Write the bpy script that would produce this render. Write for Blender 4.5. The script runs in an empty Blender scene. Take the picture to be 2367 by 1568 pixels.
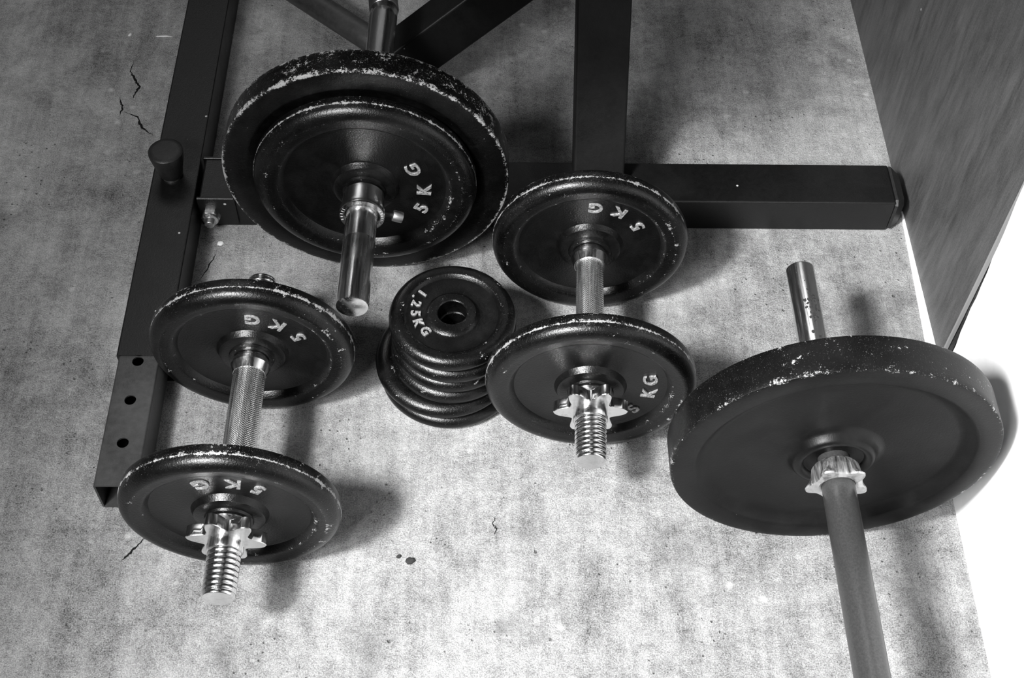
import bpy, bmesh, math, random
from mathutils import Vector, Matrix
random.seed(7)
S = bpy.context.scene
COL = S.collection
PI = math.pi

# ------------------------------------------------------------------ camera, world, lights, exposure
cam_d = bpy.data.cameras.new('camera'); cam = bpy.data.objects.new('camera', cam_d); COL.objects.link(cam)
cam_d.sensor_width = 36.0; cam_d.lens = 3013.858 / 2367 * 36.0; cam_d.clip_start = .01
_r = Vector((.99970, -.01089, .0241)).normalized(); _f = Vector((.02595, .58195, -.8128)).normalized()
_u = _r.cross(_f).normalized(); _r = _f.cross(_u).normalized()
cam.matrix_world = Matrix(((_r.x, _u.x, -_f.x, 0), (_r.y, _u.y, -_f.y, 0), (_r.z, _u.z, -_f.z, 1.3102), (0, 0, 0, 1)))
S.camera = cam

w = bpy.data.worlds.new('room_world'); S.world = w; w.use_nodes = True
w.node_tree.nodes['Background'].inputs[0].default_value = (1, 1, 1, 1)
w.node_tree.nodes['Background'].inputs[1].default_value = .02

def look(o, tgt):
    o.rotation_euler = (Vector(tgt) - o.location).to_track_quat('-Z', 'Y').to_euler()
def area(name, loc, tgt, sx, sy, power):
    d = bpy.data.lights.new(name, 'AREA'); d.shape = 'RECTANGLE'; d.size = sx; d.size_y = sy; d.energy = power
    o = bpy.data.objects.new(name, d); COL.objects.link(o); o.location = loc; look(o, tgt); return o
def spot(name, loc, tgt, cone, radius, power):
    d = bpy.data.lights.new(name, 'SPOT'); d.energy = power; d.spot_size = math.radians(cone); d.spot_blend = 1.0
    d.shadow_soft_size = radius
    o = bpy.data.objects.new(name, d); COL.objects.link(o); o.location = loc; look(o, tgt); return o
spot('key_lamp', (-.95, -.10, 1.95), (.37, .64, 0), 44, .15, 500)
area('ceiling_panel', (-.05, 2.72, 2.7), (-.05, 2.2, 0), 2.3, 1.2, 17)
area('side_softlight', (-1.0, -.75, 2.0), (.15, .85, 0),   .8, .35, 9).data.spread = math.radians(75)
S.view_settings.view_transform = 'Standard'; S.view_settings.look = 'None'
S.view_settings.gamma = 1.0; S.view_settings.use_curve_mapping = False
S.view_settings.exposure = 0.0

# ------------------------------------------------------------------ materials
def g(v): return (v, v, v, 1)
class Mat:
    def __init__(s, name, base=.5, rough=.5, metal=0., spec=.5):
        m = bpy.data.materials.new(name); m.use_nodes = True; s.m = m; s.t = m.node_tree; s.b = s.t.nodes['Principled BSDF']
        s.b.inputs['Base Color'].default_value = g(base); s.b.inputs['Roughness'].default_value = rough
        s.b.inputs['Metallic'].default_value = metal; s.b.inputs['Specular IOR Level'].default_value = spec
        s.co = s.n('ShaderNodeTexCoord').outputs['Object']
    def n(s, k, **kw):
        x = s.t.nodes.new(k)
        for a, v in kw.items(): setattr(x, a, v)
        return x
    def link(s, a, b): s.t.links.new(a, b)
    def noise(s, scale, detail=4., rough=.6, vec=None, dist=0.):
        x = s.n('ShaderNodeTexNoise'); x.inputs['Scale'].default_value = scale; x.inputs['Detail'].default_value = detail
        x.inputs['Roughness'].default_value = rough; x.inputs['Distortion'].default_value = dist
        s.link(vec or s.co, x.inputs['Vector']); return x.outputs['Fac']
    def vor(s, scale, feature='F1', vec=None, rnd=1.):
        x = s.n('ShaderNodeTexVoronoi', feature=feature); x.inputs['Scale'].default_value = scale
        x.inputs['Randomness'].default_value = rnd
        s.link(vec or s.co, x.inputs['Vector']); return x.outputs['Distance']
    def scaled(s, v, rot=(0, 0, 0)):
        x = s.n('ShaderNodeMapping'); x.inputs['Scale'].default_value = v; x.inputs['Rotation'].default_value = rot
        s.link(s.co, x.inputs['Vector']); return x.outputs[0]
    def map(s, v, a, b, c=0., d=1., smooth=False):
        x = s.n('ShaderNodeMapRange'); x.clamp = True
        if smooth: x.interpolation_type = 'SMOOTHSTEP'
        for i, k in enumerate((a, b, c, d)): x.inputs[1 + i].default_value = k
        s.link(v, x.inputs[0]); return x.outputs[0]
    def math(s, op, a, b=None):
        x = s.n('ShaderNodeMath', operation=op)
        for i, k in enumerate((a, b)):
            if k is None: continue
            if isinstance(k, (int, float)): x.inputs[i].default_value = k
            else: s.link(k, x.inputs[i])
        return x.outputs[0]
    def mix(s, f, a, b):
        x = s.n('ShaderNodeMix', data_type='FLOAT')
        for i, k in ((0, f), (2, a), (3, b)):
            if isinstance(k, (int, float)): x.inputs[i].default_value = k
            else: s.link(k, x.inputs[i])
        return x.outputs[0]
    def bump(s, h, dist, strength=1.):
        x = s.n('ShaderNodeBump'); x.inputs['Distance'].default_value = dist; x.inputs['Strength'].default_value = strength
        s.link(h, x.inputs['Height']); s.link(x.outputs[0], s.b.inputs['Normal']); return x
    def set(s, k, v): s.link(v, s.b.inputs[k])
    def attr(s, name):
        x = s.n('ShaderNodeAttribute', attribute_name=name); return x.outputs['Fac']

def concrete():
    M = Mat('worn_concrete', .4, .75, 0, .3)
    big = M.noise(2.6, 5, .6, dist=.8); mid = M.noise(13, 7, .7, dist=.4); pat = M.noise(48, 6, .75, dist=.3); fine = M.noise(170, 5, .8); grit = M.noise(620, 3, .85)
    v = M.map(big, .33, .67, .25, .46)
    v = M.math('ADD', v, M.map(mid, .32, .68, -.09, .09))
    v = M.math('ADD', v, M.map(pat, .32, .68, -.06, .07))
    v = M.math('ADD', v, M.map(fine, .32, .70, -.09, .09))
    v = M.math('ADD', v, M.map(grit, .28, .72, -.26, .26))
    # soft grey stains
    stain = M.map(M.noise(7.5, 5, .6, dist=1.2), .56, .70, 0, 1)
    v = M.mix(M.math('MULTIPLY', stain, .42), v, .10)
    # trowel streaks running along the rails
    st = M.noise(14, 5, .7, vec=M.scaled((3.5, .35, 1), (0, 0, .12)), dist=.3)
    v = M.math('ADD', v, M.map(st, .35, .7, -.06, .07))
    # pits: small dark holes in worn patches
    worn = M.map(M.noise(7, 4, .6), .48, .58, 0, 1)
    pit = M.map(M.math('ADD', M.vor(95), M.math('MULTIPLY', M.noise(260, 3), .25)), .16, .27, 1, 0)
    pit = M.math('MULTIPLY', pit, worn)
    big_pit = M.map(M.math('ADD', M.vor(17), M.math('MULTIPLY', M.noise(120, 3), .12)), .075, .10, 1, 0)
    pit = M.math('MAXIMUM', pit, M.math('MULTIPLY', big_pit, .8))
    v = M.mix(M.math('MULTIPLY', pit, .75), v, .06)
    # pale mineral blooms and paint specks
    bl = M.map(M.math('ADD', M.vor(29), M.math('MULTIPLY', M.noise(150, 4, .7), .25)), .16, .30, 1, 0); bl = M.math('MULTIPLY', bl, M.map(M.noise(5, 3), .50, .58, 0, 1))
    v = M.mix(M.math('MULTIPLY', bl, .55), v, .78)
    v = M.math('MINIMUM', M.math('MAXIMUM', v, .035), .8)
    M.set('Base Color', v)
    h = M.math('ADD', M.math('MULTIPLY', fine, .6), M.math('MULTIPLY', grit, .4)); h = M.math('SUBTRACT', h, pit)
    h = M.math('ADD', h, pat)
    M.bump(h, .004, .8); return M.m

def iron(name='chipped_black_cast_iron', base=.0012, amount=1., bumpy=1., rough=.30, spec=.42):
    M = Mat(name, base, rough, 0, spec)
    wear = M.attr('wear')
    n1 = M.noise(95, 6, .7); n2 = M.noise(420, 4, .75); n3 = M.noise(16, 3, .6)
    k = M.math('ADD', M.math('MULTIPLY', n1, .45), M.math('MULTIPLY', n2, .35)); k = M.math('ADD', k, M.math('MULTIPLY', n3, .2))
    th = M.math('SUBTRACT', .66, M.math('MULTIPLY', wear, .21 * amount))
    c = M.math('SUBTRACT', k, th); c = M.map(c, .0, .03)
    dust = M.map(M.noise(30, 5, .7), .45, .75, 0, .005); fl = M.map(M.math('ADD', M.noise(900, 3, .8), M.math('MULTIPLY', wear, .16 * amount)), .70, .76, 0, .16); dust = M.math('ADD', dust, fl)
    M.set('Base Color', M.mix(c, M.math('ADD', dust, base), .42))
    M.set('Roughness', M.mix(c, rough, .5)); M.set('Metallic', M.math('MULTIPLY', c, .35))
    h = M.math('ADD', M.math('MULTIPLY', M.noise(1200, 2, .6), .32), M.math('MULTIPLY', M.noise(480, 2, .5), .6))
    h = M.math('SUBTRACT', h, M.math('MULTIPLY', c, .4))
    M.bump(h, .00042 * bumpy, 1.); return M.m

def chrome(name, base=.62, rough=.16, grime=.5):
    M = Mat(name, base, rough, 1.0)
    s = M.noise(40, 6, .7, vec=M.scaled((4, 4, .6))); sc = M.noise(300, 3, .7, vec=M.scaled((1, 1, .05)))
    f = M.map(s, .5, .75, 0, grime)
    M.set('Base Color', M.mix(f, base, .3)); M.set('Roughness', M.math('ADD', M.map(sc, .3, .7, rough * .6, rough * 1.5), M.math('MULTIPLY', f, .25)))
    M.bump(s, .0002, .5); return M.m

def paint(name, base, rough=.38, speck=1.):
    M = Mat(name, base, rough, 0, .5)
    a = M.noise(9, 5, .65, dist=.5); b = M.noise(150, 4, .7); c = M.noise(600, 2, .7)
    v = M.math('MULTIPLY', M.map(a, .3, .7, .6, 1.5), base)
    v = M.math('ADD', v, M.map(b, .3, .75, 0, base * .8))
    chip = M.map(M.math('ADD', M.vor(26), M.math('MULTIPLY', M.noise(60, 2), .1)), .075, .095, speck, 0)
    v = M.mix(chip, v, .6)
    M.set('Base Color', v); M.set('Roughness', M.math('ADD', M.map(a, .3, .7, rough - .06, rough + .12), M.map(c, .2, .8, -.04, .08)))
    M.bump(c, .0004, .5); return M.m

def panel_mat():
    M = Mat('scuffed_grey_board', .1, .5, 0, .4)
    a = M.noise(7, 6, .65, vec=M.scaled((1, 3.5, 1), (.35, 0, 0)), dist=.6); b = M.noise(22, 6, .7, vec=M.scaled((1, 5, .8), (.5, 0, 0)))
    c = M.noise(500, 3, .8)
    v = M.math('ADD', M.map(a, .3, .72, .05, .105), M.map(b, .35, .75, -.015, .03)); v = M.math('ADD', v, M.map(c, .2, .8, -.045, .045))
    v = M.math('MAXIMUM', v, .02)
    sp = M.map(M.vor(14), .02, .035, 1, 0); v = M.mix(sp, v, .5)
    M.set('Base Color', v); M.bump(b, .001, .4); return M.m

def wall_mat():
    M = Mat('white_plaster', .9, .8, 0, .2)
    a = M.noise(40, 5, .6); M.set('Base Color', M.map(a, .3, .7, .86, .93)); M.bump(a, .0012, .3); return M.m

CON = concrete(); IRON = iron(); IRONB = iron('scratched_black_plate', .0022, .72, .4, .40, .22)
CH = chrome('polished_steel', .85); CHW = chrome('scratched_steel_sleeve', .85, .2, .3)
CHD = chrome('dull_steel', .36, .42, .5); KN = chrome('knurled_steel', .9, .27, .3)
PNT = paint('black_painted_steel', .0035); PNT2 = paint('bare_grey_steel_tube', .03, .36, .6)
PLS = paint('black_plastic', .012, .45, .25)
GRIP = Mat('matt_grey_bar_coating', .07, .34, .5, .5); _a = GRIP.noise(500, 3, .8); GRIP.set('Base Color', GRIP.map(_a, .2, .8, .05, .11)); GRIP = GRIP.m
BRD = panel_mat(); WAL = wall_mat()
LET = Mat('worn_raised_metal', .4, .5, .4, .5); _a = LET.noise(500, 3, .8); LET.set('Base Color', LET.map(_a, .35, .7, .1, .62)); LET.bump(_a, .0006, .6); LET = LET.m
GAL = chrome('galvanised_nut_steel', .75, .35, .3)
CRK = Mat('crack_shadow_dirt', .012, .95, 0, .1).m
FLK = Mat('white_paint_flake', .85, .6, 0, .3).m
DRT = Mat('dark_grit', .03, .8, 0, .3).m

# ------------------------------------------------------------------ helpers
def mesh(name, verts, faces, smooth=True, wear=None):
    me = bpy.data.meshes.new(name); me.from_pydata([tuple(v) for v in verts], [], faces); me.update()
    if smooth: me.polygons.foreach_set('use_smooth', [True] * len(me.polygons))
    if wear is not None:
        a = me.attributes.new('wear', 'FLOAT', 'POINT'); a.data.foreach_set('value', wear)
    return me
def obj(name, me, mat, parent=None, M=None):
    o = bpy.data.objects.new(name, me); COL.objects.link(o)
    if mat and not me.materials: me.materials.append(mat)
    if parent: o.parent = parent
    if M is not None: o.matrix_basis = M
    return o
def tag(o, label, cat, group=None, kind=None):
    if label: o['label'] = label
    if cat: o['category'] = cat
    if group: o['group'] = group
    if kind: o['kind'] = kind
    return o
def thing(name, loc, label, cat, group=None, rot=None):
    o = bpy.data.objects.new(name, None); COL.objects.link(o); o.empty_display_size = .05
    o.matrix_world = Matrix.Translation(loc) @ (rot or Matrix.Identity(4)); return tag(o, label, cat, group)
def struct(name, me, mat, M=None):
    o = obj(name, me, mat, None, M); o['kind'] = 'structure'; return o

def lathe(name, prof, seg=96, sharp=False):
    """prof: list of (r, z, wear). r==0 closes with a pole; first == last for a ring"""
    v = []; f = []; wr = []; rows = []
    closed = abs(prof[0][0] - prof[-1][0]) < 1e-9 and abs(prof[0][1] - prof[-1][1]) < 1e-9 and prof[0][0] > 0
    pr = prof[:-1] if closed else prof
    for p in pr:
        r, z, k = (p + (0,))[:3]
        if r < 1e-9: rows.append([len(v)]); v.append((0, 0, z)); wr.append(k)
        else:
            rows.append(list(range(len(v), len(v) + seg)))
            for i in range(seg):
                a = 2 * PI * i / seg; v.append((r * math.cos(a), r * math.sin(a), z)); wr.append(k)
    n = len(rows)
    for j in range(n if closed else n - 1):
        A = rows[j]; B = rows[(j + 1) % n]
        for i in range(seg):
            i2 = (i + 1) % seg
            if len(A) == 1 and len(B) == 1: continue
            if len(A) == 1: f.append((A[0], B[i], B[i2]))
            elif len(B) == 1: f.append((A[i], B[0], A[i2]))
            else: f.append((A[i], B[i], B[i2], A[i2]))
    me = mesh(name, v, f, True, wr)
    bm = bmesh.new(); bm.from_mesh(me); bmesh.ops.recalc_face_normals(bm, faces=bm.faces)
    for e in bm.edges:
        if len(e.link_faces) == 2 and e.calc_face_angle(0) > math.radians(38): e.smooth = False
    bm.to_mesh(me); bm.free(); return me

def fil(cx, cz, r, a0, a1, n=6, w0=0, w1=None):
    """arc in profile plane, angles in degrees measured from +r towards +z"""
    w1 = w0 if w1 is None else w1
    return [(cx + r * math.cos(math.radians(a0 + (a1 - a0) * i / n)), cz + r * math.sin(math.radians(a0 + (a1 - a0) * i / n)), w0 + (w1 - w0) * i / n) for i in range(n + 1)]

def box(name, x0, x1, y0, y1, z0, z1, bev=.0, seg=2):
    bm = bmesh.new(); bmesh.ops.create_cube(bm, size=1)
    for v in bm.verts: v.co = Vector(((x0 + x1) / 2 + v.co.x * (x1 - x0), (y0 + y1) / 2 + v.co.y * (y1 - y0), (z0 + z1) / 2 + v.co.z * (z1 - z0)))
    if bev: bmesh.ops.bevel(bm, geom=bm.edges[:], offset=bev, segments=seg, affect='EDGES', profile=.5)
    me = bpy.data.meshes.new(name); bm.to_mesh(me); bm.free(); 
    return me

def tube_path(name, pts, r, seg=32, cap=True):
    pts = [Vector(p) for p in pts]; v = []; f = []
    d0 = (pts[1] - pts[0]).normalized(); up = Vector((1, 0, 0)); up = (up - d0 * up.dot(d0)).normalized()
    for i, p in enumerate(pts):
        d = (pts[min(i + 1, len(pts) - 1)] - pts[max(i - 1, 0)]).normalized()
        up = (up - d * up.dot(d)).normalized(); s = d.cross(up)
        for k in range(seg):
            a = 2 * PI * k / seg; v.append(p + up * r * math.cos(a) + s * r * math.sin(a))
    for i in range(len(pts) - 1):
        for k in range(seg):
            k2 = (k + 1) % seg; f.append((i * seg + k, i * seg + k2, (i + 1) * seg + k2, (i + 1) * seg + k))
    if cap:
        f.append(tuple(range(seg - 1, -1, -1))); f.append(tuple((len(pts) - 1) * seg + k for k in range(seg)))
    return mesh(name, v, f)

def frame(c, ax):
    """matrix: local Z along ax, local X horizontal to the right, local Y up, origin c"""
    ax = Vector(ax).normalized(); e1 = Vector((0, 0, 1)).cross(ax).normalized(); e2 = ax.cross(e1)
    return Matrix(((e1.x, e2.x, ax.x, c[0]), (e1.y, e2.y, ax.y, c[1]), (e1.z, e2.z, ax.z, c[2]), (0, 0, 0, 1)))
def RZ(d): return Matrix.Rotation(math.radians(d), 4, 'Z')
def TZ(z): return Matrix.Translation((0, 0, z))

def to_mesh_eval(o, name):
    dg = bpy.context.evaluated_depsgraph_get(); me = bpy.data.meshes.new_from_object(o.evaluated_get(dg)); me.name = name; return me

_glyph = {}
def glyph(ch, size, weight, ext):
    k = (ch, size)
    if k not in _glyph:
        cu = bpy.data.curves.new('glyph', 'FONT'); cu.body = ch; cu.size = size; cu.align_x = 'CENTER'; cu.align_y = 'CENTER'
        cu.extrude = ext; cu.offset = weight; cu.bevel_depth = .0003; cu.bevel_resolution = 0; cu.resolution_u = 4
        o = bpy.data.objects.new('glyph', cu); COL.objects.link(o)
        me = to_mesh_eval(o, 'glyph'); _glyph[k] = ([v.co.copy() for v in me.vertices], [tuple(p.vertices) for p in me.polygons])
        bpy.data.objects.remove(o); bpy.data.curves.remove(cu); bpy.data.meshes.remove(me)
    return _glyph[k]
def lettering(spec, size, z, zslope=None, sx=1.0, ext=.0009, weight=.0003):
    """spec: (char, angle_deg, radius); baseline outwards, read anticlockwise"""
    V = []; F = []
    for ch, ang, r in spec:
        vs, fs = glyph(ch, size, weight, ext); a = math.radians(ang); rad = Vector((math.cos(a), math.sin(a), 0)); tan = Vector((-math.sin(a), math.cos(a), 0))
        b = len(V)
        cyy = (max(q.y for q in vs) + min(q.y for q in vs)) / 2 if ch != '.' else 0
        cxx = (max(q.x for q in vs) + min(q.x for q in vs)) / 2
        for q in vs:
            V.append(rad * (r - (q.y - cyy)) + tan * ((q.x - cxx) * sx) + Vector((0, 0, z + q.z)))
        F += [tuple(b + i for i in t) for t in fs]
    return mesh('raised_lettering', V, F, False)

# ------------------------------------------------------------------ setting: floor, wall, board, threshold
def grid_floor():
    nx, ny = 60, 80; v = []; f = []
    for j in range(ny + 1):
        for i in range(nx + 1): v.append((-3.2 + 3.9 * i / nx, -1.6 + 5.0 * j / ny, 0))
    for j in range(ny):
        for i in range(nx):
            a = j * (nx + 1) + i; f.append((a, a + 1, a + nx + 2, a + nx + 1))
    return mesh('floor', v, f)
floor = struct('floor', grid_floor(), CON)
def crack(pts, w0):
    """thin jagged fissure"""
    P = []
    for a, b in zip(pts[:-1], pts[1:]):
        for k in range(5):
            t = k / 5; P.append((a[0] + (b[0] - a[0]) * t + random.uniform(-.0011, .0011), a[1] + (b[1] - a[1]) * t + random.uniform(-.0011, .0011)))
    P.append(pts[-1]); n = len(P); v = []; f = []
    for i, p in enumerate(P):
        q = P[min(i + 1, n - 1)]; o = P[max(i - 1, 0)]; d = Vector((q[0] - o[0], q[1] - o[1])).normalized()
        ww = w0 * math.sin(PI * (i + .4) / (n + .2)) * random.uniform(.35, 1.2)
        v += [(p[0] - d.y * ww, p[1] + d.x * ww, .0003), (p[0], p[1], -.002), (p[0] + d.y * ww, p[1] - d.x * ww, .0003)]
    for i in range(n - 1):
        a = 3 * i; f += [(a, a + 1, a + 4, a + 3), (a + 1, a + 2, a + 5, a + 4), (a, a + 3, a + 5, a + 2)]
    return mesh('crack', v, f, False)
for pts, w_ in (([(-.4991, 1.4297), (-.4998, 1.4071), (-.4915, 1.3895), (-.4828, 1.3764), (-.487, 1.361), (-.489, 1.352)], .0018),
                ([(-.5062, 1.355), (-.503, 1.342), (-.5002, 1.3328), (-.5015, 1.318)], .0014),
                ([(-.497, 1.327), (-.4753, 1.3162), (-.4700, 1.2995), (-.4600, 1.289), (-.4488, 1.2789)], .0016),
                ([(-.3890, .636), (-.3849, .6405), (-.378, .651), (-.3713, .6589), (-.364, .668)], .0014),
                ([(-.352, 1.03), (-.345, 1.048), (-.338, 1.07)], .0010),
                ([(.0185, .668), (.021, .676), (.0175, .684), (.0205, .692)], .0009)):
    obj('crack', crack(pts, w_), CRK, floor)

# white plastered wall: nearly straight, ends at the opening that holds the board
def wall():
    xs = [(.500, -1.6), (.5400, .40), (.5447, .70), (.5490, .86)]
    v = []; f = []
    for x, y in xs: v += [(x, y, 0), (x, y, 1.6)]
    n = len(xs)
    for i in range(n - 1): f.append((2 * i, 2 * i + 1, 2 * i + 3, 2 * i + 2))
    # jamb returning into the opening, slightly ragged
    zs = [i * .02 for i in range(81)]
    b = len(v)
    for z in zs:
        yy = .8575 + .105 * max(0, z - .05) * .9 + random.uniform(-.0012, .0012)
        v += [(.5492, yy, z), (.64, yy + .004, z)]
    for i in range(80): f.append((b + 2 * i, b + 2 * i + 1, b + 2 * i + 3, b + 2 * i + 2))
    # cover between the last straight column and the ragged arris
    c = len(v); v += [(.5490, .86, 0)]
    col = []
    for z in zs: col.append(len(v)); v.append((.5447, .70, z))
    for i in range(80): f.append((col[i], col[i + 1], b + 2 * i + 2, b + 2 * i))
    return mesh('wall_right', v, f, False)
f_w = wall()
# drop the plain last strip (it is replaced by the ragged one)
bm = bmesh.new(); bm.from_mesh(f_w); bm.faces.ensure_lookup_table(); bmesh.ops.delete(bm, geom=[bm.faces[2]], context='FACES')
bmesh.ops.recalc_face_normals(bm, faces=bm.faces); bm.to_mesh(f_w); bm.free()
struct('wall_right', f_w, WAL)
dark = Mat('cavity_shade', .01, .9, 0, .1).m  # near-black colour paints in the shade of the gap beside the board
struct('wall_back', box('wall_back', .60, .66, .84, 3.5, 0, 2.95), dark)

def board():
    # front edge leans: follows the edge seen in the photo
    t = .007; v = []; f = []
    prof = [(.8990, 0), (.9000, .04), (.9006, .085), (.9028, .18), (.9055, .27), (.915, .60), (.92, .9)]
    for y, z in prof:
        y += .009
        v += [(.568, y + .0035, z), (.5715, y, z), (.568 + t + .004, y + .001, z), (.568, 2.2, z), (.575, 2.2, z)]
    for i in range(len(prof) - 1):
        a = 5 * i; b = a + 5
        f += [(a, b, b + 1, a + 1), (a + 1, b + 1, b + 2, a + 2), (a + 3, b + 3, b, a), (a + 2, b + 2, b + 4, a + 4)]
    k = 5 * (len(prof) - 1)
    f += [(0, 1, 2, 4, 3), (k, k + 3, k + 4, k + 2, k + 1)]
    return mesh('wooden_board', v, f, False)
br = thing('wooden_board', (.571, 1.4, 0), 'tall scuffed grey board standing on edge in the wall opening', 'board')
o = obj('panel', board(), BRD, br); o.matrix_basis = Matrix.Translation((-.571, -1.4, 0))
EDG = Mat('pale_board_edge', .3, .6, 0, .3).m
pv = []
for y, z in [(.8990, 0), (.9000, .04), (.9006, .085), (.9028, .18), (.9055, .27), (.915, .60), (.92, .9)]:
    y += .009
    pv += [(.5677, y + .0030, z), (.5677, y - .0006, z), (.5712, y - .0012, z), (.5712, y + .0028, z)]
pf = []
for i in range(6):
    for k in range(4): pf.append((4 * i + k, 4 * i + (k + 1) % 4, 4 * i + 4 + (k + 1) % 4, 4 * i + 4 + k))
pf += [(3, 2, 1, 0), (24, 25, 26, 27)]
o = obj('edge_strip', mesh('edge_strip', pv, pf, False), EDG, br); o.matrix_basis = Matrix.Translation((-.571, -1.4, 0)); o['label'] = 'pale worn edge strip'
# rest of the room, out of the frame: far wall, left wall, ceiling
RW = Mat('grey_room_wall', .35, .9, 0, .2).m
struct('wall_far', box('wall_far', -3.2, .60, 3.4, 3.5, 0, 2.95), RW)
struct('wall_left', box('wall_left', -3.3, -3.2, -1.6, 3.5, 0, 2.95), RW)
struct('ceiling', box('ceiling', -3.3, .66, -1.6, 3.5, 2.95, 3.05), RW)
# white strip between floor and board
tv = [(.5655, 1.15, 0), (.556, .925, 0), (.5545, .89, 0), (.569, .89, 0), (.5678, 1.15, 0)]
tv2 = [(x, y, .0025) for x, y, z in tv]
struct('trim_1', mesh('trim_1', tv + tv2, [(5, 6, 7, 8, 9), (0, 1, 6, 5), (1, 2, 7, 6), (2, 3, 8, 7), (3, 4, 9, 8), (4, 0, 5, 9)], False), WAL)

# ------------------------------------------------------------------ steel rack base
rk = thing('rack_base', (-.1, 1.15, 0), 'black square-tube steel rack base with perforated side rail lying on the floor', 'rack')
RB = Matrix.Translation((.1, -1.15, 0))
def rpart(name, me, mat): return obj(name, me, mat, rk, RB)
def hollow(name, x0, x1, y0, y1, z0, z1, t=.0025, holes=()):
    bm = bmesh.new()
    def ring(x0, x1, z0, z1, y): return [bm.verts.new(c) for c in ((x0, y, z0), (x1, y, z0), (x1, y, z1), (x0, y, z1))]
    A = ring(x0, x1, z0, z1, y0); B = ring(x0, x1, z0, z1, y1); a = ring(x0 + t, x1 - t, z0 + t, z1 - t, y0); b = ring(x0 + t, x1 - t, z0 + t, z1 - t, y1)
    for i in range(4):
        j = (i + 1) % 4
        bm.faces.new((A[i], A[j], B[j], B[i])); bm.faces.new((a[j], a[i], b[i], b[j]))
        bm.faces.new((A[j], A[i], a[i], a[j])); bm.faces.new((B[i], B[j], b[j], b[i]))
    bmesh.ops.recalc_face_normals(bm, faces=bm.faces)
    edges = [e for e in bm.edges if abs((e.verts[0].co - e.verts[1].co).y) > .1 and abs(e.verts[0].co.x - (x0 + x1) / 2) > (x1 - x0) / 2 - 1e-4 and (abs(e.verts[0].co.z - z0) < 1e-4 or abs(e.verts[0].co.z - z1) < 1e-4)]
    bmesh.ops.bevel(bm, geom=edges, offset=.0022, segments=3, affect='EDGES', profile=.5)
    me = bpy.data.meshes.new(name); bm.to_mesh(me); bm.free()
    if holes:
        o = bpy.data.objects.new('tmp', me); COL.objects.link(o); cut = []
        for (hx, hy, hr) in holes:
            bm = bmesh.new(); bmesh.ops.create_cone(bm, cap_ends=True, segments=28, radius1=hr, radius2=hr, depth=.02)
            for v in bm.verts: v.co += Vector((hx, hy, z1))
            cm = bpy.data.meshes.new('cut'); bm.to_mesh(cm); bm.free(); c = bpy.data.objects.new('cut', cm); COL.objects.link(c); cut.append(c)
            md = o.modifiers.new('b', 'BOOLEAN'); md.operation = 'DIFFERENCE'; md.object = c; md.solver = 'EXACT'
        m2 = to_mesh_eval(o, name)
        for c in cut: bpy.data.objects.remove(c)
        bpy.data.objects.remove(o); me = m2
    return me
rpart('side_rail', hollow('side_rail', -.4215, -.3625, .8735, 1.95, .0, .0541), PNT)
o = rpart('inner_tube', hollow('inner_tube', -.4190, -.3712, .7015, .98, .0028, .0516, .0022, [(-.3956, .8665, .0066), (-.3960, .8130, .0066), (-.3953, .7562, .0066)]), PNT2)
o['label'] = 'narrower grey telescoping tube with round pin holes'
rpart('crossbeam', box('crossbeam', -.3570, .5400, 1.1185, 1.1860, 0, .0541, .0022, 3), PNT)
def endcap():
    v = []; f = []
    prof = [(.5400, 0), (.5430, -.0015), (.5540, .007), (.5565, .013)]
    for x, ins in prof:
        y0, y1, z0, z1 = 1.1185 + ins, 1.1860 - ins, max(0, ins * .4), .0541 - ins * .9
        c = .006
        v += [(x, y0 + c, z0), (x, y1 - c, z0), (x, y1, z0 + c), (x, y1, z1 - c), (x, y1 - c, z1), (x, y0 + c, z1), (x, y0, z1 - c), (x, y0, z0 + c)]
    for i in range(3):
        for k in range(8): f.append((8 * i + k, 8 * i + (k + 1) % 8, 8 * i + 8 + (k + 1) % 8, 8 * i + 8 + k))
    f.append(tuple(range(7, -1, -1))); f.append(tuple(range(24, 32)))
    return mesh('end_cap', v, f, False)
rpart('end_cap', endcap(), PLS)
# bracket lips at the bolted joint
rpart('bracket', box('bracket', -.3600, -.312, 1.1150, 1.1188, .006, .0560, .0008, 1), PNT)
rpart('bracket', box('bracket', -.3600, -.312, 1.1852, 1.1890, .006, .0560, .0008, 1), PNT)
# bolt on the crossbeam face
bm_prof = [(0, .020, .3), (.0050, .0196), (.0062, .018), (.0064, .012), (.0070, .0112), (.0098, .0105), (.0106, .009), (.0106, .0)]
def bolt():
    me = lathe('bolt', [(r, z) for r, z, *_ in bm_prof], 28); return me
o = obj('bolt', bolt(), GAL, rk, RB @ frame((-.3455, 1.1160, .0245), (0, -1, .05))); o['label'] = 'galvanised bolt with domed lock nut'
o = obj('hex_nut', lathe('hex_nut', [(.0045, .0075), (.0118, .0075), (.0124, .0068), (.0124, 0), (.0045, 0)], 6), GAL, rk, RB @ frame((-.3455, 1.1162, .0245), (0, -1, .05)))
POSTP = paint('matt_black_steel', .004, .5, .4); POSTP.node_tree.nodes['Principled BSDF'].inputs['Specular IOR Level'].default_value = .22
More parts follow.
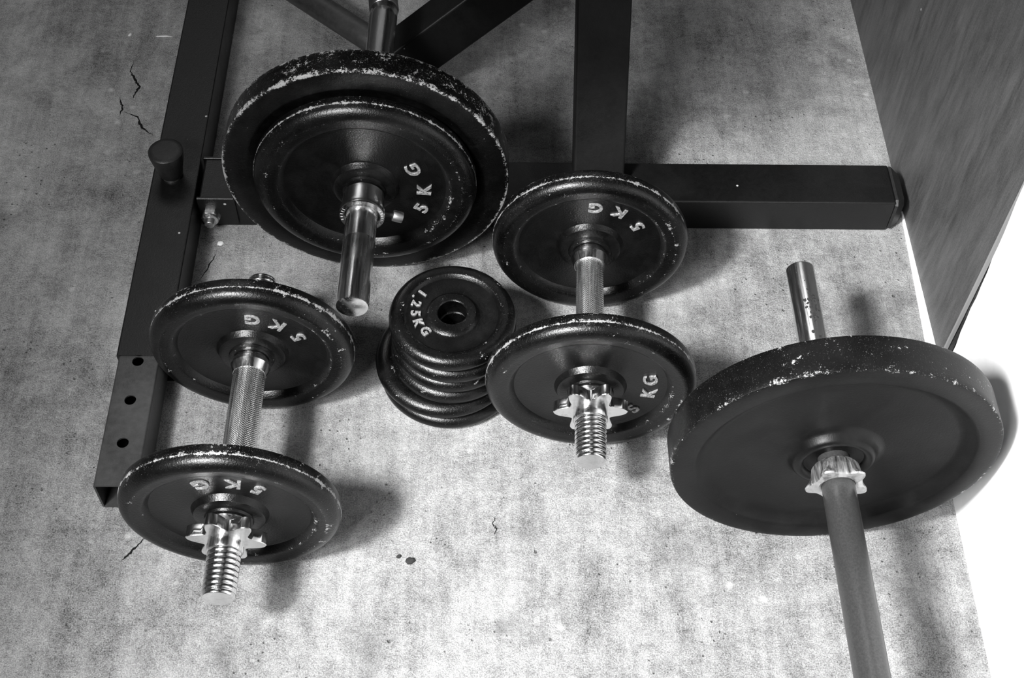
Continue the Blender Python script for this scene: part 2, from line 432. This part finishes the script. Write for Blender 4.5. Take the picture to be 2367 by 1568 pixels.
# upright post leaning back
def slant(name, base, d, w, dep, L, z_cut=None, side=None):
    d = Vector(d).normalized(); x = Vector(side or (1, 0, 0)); x = (x - d * x.dot(d)).normalized(); n = x.cross(d).normalized()
    bm = bmesh.new(); bmesh.ops.create_cube(bm, size=1)
    for v in bm.verts: v.co = Vector((v.co.x * w, v.co.y * dep, (v.co.z + .5) * L))
    bmesh.ops.bevel(bm, geom=[e for e in bm.edges if abs((e.verts[0].co - e.verts[1].co).z) > .1], offset=.003, segments=3, affect='EDGES', profile=.5)
    M = Matrix(((x.x, n.x, d.x, base[0]), (x.y, n.y, d.y, base[1]), (x.z, n.z, d.z, base[2]), (0, 0, 0, 1)))
    bmesh.ops.transform(bm, matrix=M, verts=bm.verts); me = bpy.data.meshes.new(name); bm.to_mesh(me); bm.free(); return me
rpart('post', slant('post', (.155, 1.158, .040), (-.005, .079, .2), .0650, .045, 1.3), POSTP)
# diagonal brace (square) rising to the right, and round tube coming in from the left
rpart('diagonal_brace', slant('diagonal_brace', (-.0908 - .765 * .05, 1.386 - .105 * .05, .0667 - .635 * .05), (.765, .1051, .6354), .0640, .0540, .60, side=(.6372, .0196, -.7704)), PNT)
rpart('round_tube', tube_path('round_tube', [(-.108, 1.397, .034), (-.1706, 1.4524, .035), (-.2527, 1.5244, .036), (-.95, 2.135, .045)], .0185, 40), PNT2)
# unseen pad and support, added to shade the floor behind the crossbeam
PAD = paint('black_vinyl', .02, .5, 0.)
rpart('added_shade_pad', box('added_shade_pad', -.27, .02, .875, 1.60, .600, .655, .018, 4), PAD)
rpart('shade_pad_support', box('shade_pad_support', -.24, .17, 1.34, 1.40, .570, .601, .002, 2), PNT)
rpart('gusset_plate', box('gusset_plate', .10, .42, 1.30, 1.48, .430, .438, .002, 1), PNT)
# locking knob
kn = obj('locking_knob', lathe('locking_knob', [(0, .0475), (.0150, .0478), (.0200, .0472), (.0218, .0455), (.0220, .0420), (.0205, .0330), (.0165, .0150), (.0150, .006), (.0135, .004), (0, .004)], 40), PLS, rk, RB @ Matrix.Translation((-.3960, 1.1560, .0541)))
obj('collar', lathe('collar', [(.006, .0), (.0122, .0), (.0125, .004), (.0105, .0052), (.006, .0052)], 32), CHD, kn, Matrix.Identity(4))

# ------------------------------------------------------------------ plates
def plate5(R, T=.014):
    """small 5 kg plate: convex rim, deep dished face, stepped hub; T = half thickness"""
    f = R / .115
    def hub(s):
        return [(.0165, s * .0150, .35), (.0215, s * .0152, .3), (.0245, s * .0140, .3), (.0255, s * .0115, .1),
             (.0330, s * .0110, .1), (.0365, s * .0095, .25), (.0385, s * .0055, .05), (.040, s * .0030, 0), (.044, s * .0018, 0), (.060, s * .0014, 0), (.079, s * .0016, 0),
             (.0835, s * .0026, .05), (.0884, s * .0098, .45), (.0905, s * .0108, .35), (.0935, s * .0114, .15)]
    a = hub(1) + [(.0985, .0122, .2), (.1005, .0127, .5)] + [(.1012 + .0133 * math.sin(math.radians(t)), .0008 + .0120 * math.cos(math.radians(t)), .30 if t < 70 else .5) for t in (8, 20, 32, 44, 56, 68, 78, 88)]
    a += [(.1150, -.0006, 1.), (.1150, -.0025, .7), (.1150, -.0060, .35), (.1150, -.0095, .45), (.1140, -.0118, .5), (.1115, -.0130, .4), (.1000, -.0130, .2)]
    pr = [(r * f if r > .043 else r, z, k) for r, z, k in a + hub(-1)[::-1]]; pr.append(pr[0]); return lathe('weight_plate', pr, 160)
def plate_big(R, T, rim_in, depth, hubs, name='large_weight_plate', wear=.72, boss=.010, soft=False):
    def side(s):
        c = .0022
        p = [(.0165, s * (T - boss), .2)]
        p += [(hubs[0] - .006, s * (T - boss), .2), (hubs[0], s * (T - boss - .002), 0), (hubs[0] + .004, s * (T - boss - .004), 0)] if hubs else []
        if soft: p = [(.0165, s * (T - .004), .1), (.0285, s * (T - .004), 0), (.0305, s * (T - .003), 0)] + [(.0365 + .0062 * math.cos(math.radians(q)), s * (T - .0035 + .0062 * math.sin(math.radians(q))), .05) for q in range(170, 5, -15)] + [(.0445, s * (T - .0062), 0), (.0475, s * (T - .0090), 0), (.054, s * (T - depth + .0006), 0)]
        elif hubs: p += [(hubs[1] - .008, s * (T - boss - .001), .1), (hubs[1] - .003, s * (T - boss + .0015), .2), (hubs[1] + .001, s * (T - boss), .1), (hubs[1] + .006, s * (T - depth + .001), 0)]
        p += [(rim_in * R - .016, s * (T - depth), 0), (rim_in * R - .007, s * (T - depth + .0025), 0), (rim_in * R - .001, s * (T - .0025), .1), (rim_in * R + .003, s * T, .2),
              (R - .006, s * T, .12), (R - c, s * T, wear), (R - .0006, s * (T - .0006), wear + .1), (R, s * (T - c), wear), (R, s * (T - .008), .42), (R, s * .004, .5)]
        return p
    pr = side(1) + side(-1)[::-1]; pr.append(pr[0]); return lathe(name, pr, 192)

P5 = {}
def knurl(name, r, z0, z1, nd=34, pitch=.0027):
    seg = nd * 6; rows = int((z1 - z0) / pitch * 6); v = []; f = []
    for j in range(rows + 1):
        z = z0 + (z1 - z0) * j / rows
        for i in range(seg):
            a = 2 * PI * i / seg; u = a * nd; q = 2 * PI * z / pitch
            h = abs(math.sin((u + q) / 2)) * abs(math.sin((u - q) / 2)); rr = r - .00055 + .00062 * h ** .6
            if j < 2 or j > rows - 2: rr = r - .0006
            v.append((rr * math.cos(a), rr * math.sin(a), z))
    for j in range(rows):
        for i in range(seg):
            i2 = (i + 1) % seg; f.append((j * seg + i, j * seg + i2, (j + 1) * seg + i2, (j + 1) * seg + i))
    return mesh(name, v, f)
def thread(name, r, z0, z1, pitch=.0058, depth=.0016):
    seg = 64; n = int((z1 - z0) / pitch * 10); v = []; f = []
    for j in range(n + 1):
        z = z0 + (z1 - z0) * j / n
        for i in range(seg):
            t = i / seg; ph = (z / pitch - t) % 1.0
            k = max(0, math.sin(PI * ph)) ** .55
            e = min(1, (z1 - z) / .006); rr = (r - depth + depth * k) - (1 - e) * .0015
            v.append((rr * math.cos(2 * PI * t), rr * math.sin(2 * PI * t), z))
    for j in range(n):
        for i in range(seg):
            i2 = (i + 1) % seg; f.append((j * seg + i, j * seg + i2, (j + 1) * seg + i2, (j + 1) * seg + i))
    c = len(v); v.append((0, 0, z1 + .0001)); v.append((0, 0, z0))
    for i in range(seg):
        i2 = (i + 1) % seg; f.append((n * seg + i, n * seg + i2, c)); f.append((i2, i, c + 1))
    me = mesh(name, v, f)
    for p in me.polygons[-2 * seg:]: p.use_smooth = False
    return me
def star(name='star_nut', th=.013, r0=.0245, r1=.0405, hole=.0165):
    N = 144; v = []; f = []
    def rr(a):
        k = (math.cos(6 * a) + 1) / 2; return r0 + (r1 - r0) * k ** 1.15
    lv = [(-.0, 0.), (.0006, .0005), (th - .0006, .0005), (th, 0.)]
    rows = []
    for z, grow in ((0, -.0007), (.0007, 0), (th - .0007, 0), (th, -.0007)):
        rows.append(len(v))
        for i in range(N):
            a = 2 * PI * i / N; q = rr(a) + grow; v.append((q * math.cos(a), q * math.sin(a), z))
    hi = []
    for z in (0, th):
        hi.append(len(v))
        for i in range(N):
            a = 2 * PI * i / N; v.append((hole * math.cos(a), hole * math.sin(a), z))
    for i in range(N):
        j = (i + 1) % N
        for k in range(3): f.append((rows[k] + i, rows[k] + j, rows[k + 1] + j, rows[k + 1] + i))
        f.append((rows[3] + i, rows[3] + j, hi[1] + j, hi[1] + i)); f.append((rows[0] + j, rows[0] + i, hi[0] + i, hi[0] + j)); f.append((hi[0] + i, hi[0] + j, hi[1] + j, hi[1] + i))
    me = mesh(name, v, f)
    bm = bmesh.new(); bm.from_mesh(me); bmesh.ops.recalc_face_normals(bm, faces=bm.faces)
    for e in bm.edges:
        if len(e.link_faces) == 2 and e.calc_face_angle(0) > math.radians(30): e.smooth = False
    bm.to_mesh(me); bm.free(); return me

SPIN = {}
def dumbbell(c, ax, sep, end, R, back_end, lab, letF, letR, starang, hr, tr):
    Mf = frame(c, ax); base = Matrix.Translation((c[0], c[1], 0)) @ frame((0, 0, 0), ax)
    root = thing('dumbbell', (c[0], c[1], 0), lab, 'dumbbell', 'loaded dumbbells on the floor', frame((0, 0, 0), ax))
    inv = base.inverted()
    def P(name, me, mat, M): return obj(name, me, mat, root, inv @ Mf @ M)
    pm = P5.setdefault(R, plate5(R))
    pf = P('weight_plate', pm, IRON, Matrix.Identity(4)); pr = P('weight_plate', pm, IRON, TZ(-sep) @ RZ(37))
    obj('raised_lettering', lettering(letF, .0215, .0016, ext=.0014, sx=1.15), LET, pf, Matrix.Identity(4))
    obj('raised_lettering', lettering(letR, .0215, .0016, ext=.0014, sx=1.15), LET, pr, RZ(-37))
    if 'k' not in SPIN:
        SPIN['k'] = True
    P('handle', knurl('handle', hr, -sep + .029, -.028), KN, Matrix.Identity(4))
    fl = [(.0150, .0142), (.0170, .0142), (.0172, .0160), (.0196, .0170), (.0216, .0238), (.0218, .0244), (.0216, .0250), (.0182, .0350), (.0176, .0352), (.0150, .0346), (.0150, .0142)]
    me = SPIN.setdefault('fl', lathe('inner_collar', fl, 64))
    P('inner_collar', me, CH, TZ(-sep)); P('inner_collar', me, CH, Matrix.Rotation(PI, 4, 'X'))
    P('threaded_end', thread('threaded_end', tr, .015, end), CH, Matrix.Identity(4))
    P('threaded_end', thread('threaded_end', tr, .012, back_end), CH, TZ(-sep) @ Matrix.Rotation(PI, 4, 'X'))
    st = SPIN.setdefault('st', star()); nk = SPIN.setdefault('nk', lathe('nut_neck', [(.0160, .0150), (.0215, .0150), (.0235, .0165), (.0235, .0180), (.0200, .0215), (.0205, .0260), (.0160, .0265), (.0160, .0150)], 64))
    lip = SPIN.setdefault('lip', lathe('nut_lip', [(.0140, .036), (.0186, .036), (.0186, .0475), (.0180, .0485), (.0140, .0485), (.0140, .036)], 64))
    s1 = P('star_nut', st, CH, TZ(.0235) @ RZ(starang)); obj('nut_neck', nk, CH, s1, TZ(-.0235)); obj('nut_lip', lip, CH, s1, TZ(-.0235))
    s2 = P('star_nut', st, CH, TZ(-sep - .0235) @ Matrix.Rotation(PI, 4, 'X')); obj('nut_neck', nk, CH, s2, TZ(-.0235)); obj('nut_lip', lip, CH, s2, TZ(-.0235))
    return root
r1 = .1132; r2 = .1160
dumbbell((-.2532, .6397, r1), (-.0112, -.9999, -.0058), .2011, .0984, r1, .095,
         'chrome dumbbell with 5 kg plates nearest the perforated side rail, at the left',
         [('5', 53.4, .0582), ('K', 79.6, .0586), ('G', 110.3, .0598)], [('5', 26.4, .060), ('K', 56.7, .0585), ('G', 82.7, .0585)], -12, .0178, .0172)
dumbbell((.1238, .7943, r2), (-.0408, -.9992, .0), .2013, .0989, r2, .095,
         'chrome dumbbell with 5 kg plates between the small plate stack and the largest plate',
         [('5', -39.5, .0665), ('K', -7.8, .0660), ('G', 13.0, .0665)], [('5', 34.4, .065), ('K', 64.4, .067), ('G', 88.0, .0665)], 5, .0160, .0172)

# ------------------------------------------------------------------ curl bar with two plates
Ac = Vector((-.1326, 1.0678, .1681)); Aax = Vector((-.0257, -.9997, 0)).normalized()
MA = frame(Ac, Aax); rA = thing('curl_bar', (Ac.x, Ac.y, 0), 'curl bar carrying a big chipped black plate with a smaller 5 kg plate before it', 'barbell', None, frame((0, 0, 0), Aax))
iA = (Matrix.Translation((Ac.x, Ac.y, 0)) @ frame((0, 0, 0), Aax)).inverted()
def PA(name, me, mat, M=Matrix.Identity(4)): return obj(name, me, mat, rA, iA @ MA @ M)
PA('large_weight_plate', plate_big(.1681, .0176, .83, .0075, (.03, .045), boss=.009), IRON)
p5 = PA('weight_plate', plate5(.1305), IRON, TZ(.0272)); p5['label'] = '5 kg plate in front of the big one'
obj('raised_lettering', lettering([('5', -30.3, .0750), ('K', -3.3, .0690), ('G', 26.2, .0640)], .0235, .0016, ext=.0014, sx=1.15), LET, p5, Matrix.Identity(4))
PA('sleeve', lathe('sleeve', [(0, .2091, .2), (.0160, .2090, .3), (.0178, .2080, .9), (.0182, .2062, .6), (.0182, .118), (.0180, .1172), (.0180, .1160), (.0182, .1152), (.0182, -.060), (0, -.060)], 64), CHW)
cl = PA('lock_collar', lathe('lock_collar', [(.0182, .0455), (.0225, .0455), (.0240, .0470), (.0246, .0640), (.0246, .0668), (.0262, .0680), (.0266, .0760), (.0260, .0775), (.0215, .0778), (.0205, .0765), (.0182, .0770), (.0182, .0455)], 72), CH)
sd = Vector((.94, -.34, 0)).normalized()
MS = Matrix(((0, sd.y, sd.x, 0), (0, -sd.x, sd.y, 0), (1, 0, 0, .064), (0, 0, 0, 1)))
ss = obj('set_screw', lathe('set_screw', [(0, .0480), (.0062, .0480), (.0066, .0470), (.0066, .0370), (.0060, .0362), (0, .0362)], 24), CHD, cl, MS)
o = obj('set_screw_stem', lathe('set_screw_stem', [(0, .0364), (.0030, .0364), (.0030, .0240), (0, .0240)], 16), PLS, cl, MS)
# stamped marks on the collar's face (illegible size marks)
mk = []; mf = []
for i, a in enumerate([150, 160, 171, 183, 195, 12, 3, -6, -15, -24, -34, 22]):
    a = math.radians(a); rr_ = .0234; L = .0014; wv = .0004; b = len(mk)
    e = Vector((math.cos(a), math.sin(a), 0)); t = Vector((-math.sin(a), math.cos(a), 0))
    for z in (.0776, .0781):
        mk += [e * (rr_ - L) + t * wv + Vector((0, 0, z)), e * (rr_ + L) + t * wv + Vector((0, 0, z)), e * (rr_ + L) - t * wv + Vector((0, 0, z)), e * (rr_ - L) - t * wv + Vector((0, 0, z))]
    mf += [(b + 4, b + 5, b + 6, b + 7), (b, b + 1, b + 5, b + 4), (b + 1, b + 2, b + 6, b + 5), (b + 2, b + 3, b + 7, b + 6), (b + 3, b, b + 4, b + 7)]
o = obj('stamped_marks', mesh('stamped_marks', mk, mf, False), LET, cl, Matrix.Identity(4)); o['kind'] = 'stuff'
PA('inner_stop', lathe('inner_stop', [(.0182, -.024), (.026, -.024), (.027, -.026), (.027, -.044), (.026, -.046), (.0182, -.046), (.0182, -.024)], 48), CHD)
PA('bare_section', tube_path('bare_section', [(0, 0, -.060 - .02 * i) for i in range(12)], .0180, 48), CHW)
# bend: up and back
pts = []
for i in range(9):
    t = i / 8 * math.radians(42); Rb = .10; pts.append((-.010 * (i / 8), Rb * (1 - math.cos(t)), -.279 - Rb * math.sin(t)))
t = math.radians(42); p0 = Vector(pts[-1]); d = Vector((-.08, math.sin(t), -math.cos(t))).normalized()
for k in range(1, 8): pts.append(tuple(p0 + d * .05 * k))
def knurl_tube(name, pts, r):
    me = tube_path(name, pts, r, 48); return me
GR2 = Mat('ring_knurled_steel', .3, .3, 1.0)
_w = GR2.n('ShaderNodeTexWave', wave_type='BANDS', bands_direction='Z'); _w.inputs['Scale'].default_value = 130; _w.inputs['Distortion'].default_value = 1.; GR2.link(GR2.co, _w.inputs['Vector'])
GR2.bump(_w.outputs['Fac'], .0006, .7); GR2 = GR2.m
o = PA('knurled_grip', knurl_tube('knurled_grip', pts, .0192), GR2); o['label'] = 'darker knurled bend of the bar'

# ------------------------------------------------------------------ barbell with the biggest plate
Bc = Vector((.3627, .6873, .1664)); Bax = Vector((-.0002, -.9999, -.0)).normalized()
BROT = frame((0, 0, 0), Bax)
MB = frame(Bc, Bax); rB = thing('barbell', (Bc.x, Bc.y, 0), 'long barbell with the widest thick black plate beside the white wall', 'barbell', None, BROT)
iB = (Matrix.Translation((Bc.x, Bc.y, 0)) @ BROT).inverted()
def PB(name, me, mat, M=Matrix.Identity(4)): return obj(name, me, mat, rB, iB @ MB @ M)
PB('large_weight_plate', plate_big(.1662, .0200,  .845, .0110, (.028, .0405), wear=.68, soft=True), IRONB)
SLV = chrome('sleeve_with_worn_print', .55, .2, .3)
PB('sleeve', lathe('sleeve', [(0, -.2310), (.0140, -.2310), (.0156, -.2295), (.0158, -.2280), (.0158, .02), (0, .02)], 64), CHW)
# worn black print on the sleeve: small ragged flecks lying on its surface
fv = []; ff = []
for k in range(46):
    zc = -.165 + random.gauss(0, .016); ac = math.radians(82 + random.gauss(0, 17)); n = random.randint(5, 8); s = random.uniform(.0006, .0022); b = len(fv)
    for q in range(n):
        t = 2 * PI * q / n; rr_ = s * random.uniform(.4, 1.2); a = ac + rr_ * math.cos(t) / .0158; fv.append((.01592 * math.cos(a), .01592 * math.sin(a), zc + 1.3 * rr_ * math.sin(t)))
    ff.append(tuple(range(b, b + n)))
o = PB('worn_print', mesh('worn_print', fv, ff, False), DRT); o['kind'] = 'stuff'; o['label'] = 'flaked black lettering remains'
# nut: six-sided body flaring into points, concave between them
def flare_nut():
    N = 96; v = []; f = []; rings = []
    def rad(a, k, base): return base + k * (max(0, math.cos(6 * a / 2 * 1.0)) ** 2) * .0
    lev = [(.0190, .0, 0), (.0215, .0, 0), (.0240, .003, .0), (.0250, .010, .06), (.0252, .016, .35), (.0255, .0215, 1.), (.0250, .0235, 1.), (.0200, .0240, .2), (.0172, .0225, 0), (.0172, 0, 0)]
    for r, z, k in lev:
        rings.append(len(v))
        for i in range(N):
            a = 2 * PI * i / N; c = ((math.cos(5 * (a + .35)) + 1) / 2) ** 1.6; q = r + .0085 * k * c - .0010 * k
            v.append((q * math.cos(a), q * math.sin(a), z - .0015 * k * (1 - c)))
    n = len(lev)
    for j in range(n):
        for i in range(N):
            i2 = (i + 1) % N; f.append((rings[j] + i, rings[j] + i2, rings[(j + 1) % n] + i2, rings[(j + 1) % n] + i))
    me = mesh('flared_nut', v, f); bm = bmesh.new(); bm.from_mesh(me); bmesh.ops.recalc_face_normals(bm, faces=bm.faces)
    for e in bm.edges:
        if len(e.link_faces) == 2 and e.calc_face_angle(0) > math.radians(35): e.smooth = False
    bm.to_mesh(me); bm.free(); return me
NUT = chrome('cast_nut_metal', .8, .42, .5)
PB('flared_nut', flare_nut(), NUT, TZ(.0255))
PB('bar', lathe('bar', [(0, .0), (.0160, .0), (.0160, .0425), (.0168, .0440), (.0168, 1.30), (0, 1.30)], 64), GRIP)
# ------------------------------------------------------------------ stack of small plates
def small_plate(R, T, name='small_weight_plate', hub=.028, hole=.0165):
    def side(s):
        return [(hole, s * (T - .0012), .15), (hole + .0012, s * T, .35), (hub - .004, s * T, .15), (hub - .001, s * (T - .0006), .4), (hub + .0015, s * (T - .0042), 0),
                (hub + .004, s * (T - .0052), 0), (R * .68, s * (T - .0052), 0), (R * .72, s * (T - .0046), .15), (R * .755, s * (T - .0014), .2), (R * .775, s * (T - .0004), .45),
                (R * .82, s * T, .22), (R * .875, s * T, .2), (R * .91, s * (T - .0007), .3), (R * .945, s * (T - .0022), .35), (R * .97, s * (T - .0040), .35), (R * .99, s * (T - .0066), .3), (R, s * .0014, .1)]
    pr = side(1) + side(-1)[::-1]; pr.append(pr[0]); return lathe(name, pr, 128)
SP = small_plate(.0725, .0103); LP = small_plate(.0835, .0099, hub=.03)
z = 0; k = 0
names = [('larger plate at the very bottom of the small stack, resting on concrete', -.0335, .8870, 0), ('larger plate second from the bottom of the small stack', -.0385, .8885, 0),
         ('small plate fourth from the top of the stack, on the larger ones', -.0300, .8850, 1), ('small plate third from the top of the stack', -.0285, .8868, 1),
         ('small plate directly beneath the topmost one', -.0275, .8860, 1), ('topmost small 1.25 kg plate with raised lettering, open hub hole up', -.0296, .8878, 1)]
for lab, x, y, small in names:
    T = .0103 if small else .0099
    root = thing('weight_plate', (x, y, z), 'black iron ' + lab, 'weight plate', 'small plates stacked between the dumbbells')
    me = SP if small else LP
    obj('disc', me, IRON, root, Matrix.Translation((0, 0, T)) @ RZ(50 * k))
    if k == 5:
        sp = []
        for ch, X, Y in (('1', -.0641, .9175), ('.', -.0722, .9120), ('2', -.0706, .9025), ('5', -.0712, .8889), ('K', -.0673, .8749), ('G', -.0592, .8641)):
            dx, dy = X - x, Y - y; sp.append((ch, math.degrees(math.atan2(dy, dx)), math.hypot(dx, dy) - (0 if ch != '.' else .001)))
        obj('raised_lettering', lettering(sp, .0150, 2 * T - .0048, ext=.0016, weight=.0003), LET, root, Matrix.Identity(4))
    z += 2 * T + .00005; k += 1

# ------------------------------------------------------------------ crumbs on the floor
def crumb(name, loc, sx, sy, sz, mat, label, cat, rot=0, group=None):
    bm = bmesh.new(); bmesh.ops.create_icosphere(bm, subdivisions=2, radius=1)
    for v in bm.verts: v.co = Vector((v.co.x * sx, v.co.y * sy, max(-.15, v.co.z) * sz)) * random.uniform(.8, 1.15)
    me = bpy.data.meshes.new(name); bm.to_mesh(me); bm.free()
    o = obj(name, me, mat, None, Matrix.Translation((loc[0], loc[1], .15 * sz)) @ RZ(rot)); tag(o, label, cat, group); return o
crumb('wood_splinter', (-.4640, 1.4815), .0135, .0016, .0012, FLK, 'long thin white splinter on the concrete left of the side rail', 'splinter', 2)
crumb('paint_chip', (-.5135, 1.4840), .0022, .0035, .0012, FLK, 'tiny white paint chip beside the long splinter', 'paint chip', -20)
crumb('grit', (-.0735, .6370), .0060, .0042, .003, DRT, 'larger dark grit crumb on the bright open floor', 'grit', 15)
crumb('grit', (-.0860, .6425), .0032, .0024, .002, DRT, 'smaller dark grit crumb just left of the larger one', 'grit', 40)
crumb('plaster_flake', (-.3340, 1.0880), .0048, .0036, .002, FLK, 'pale plaster flake on the floor below the crossbeam bolt', 'flake', 30)
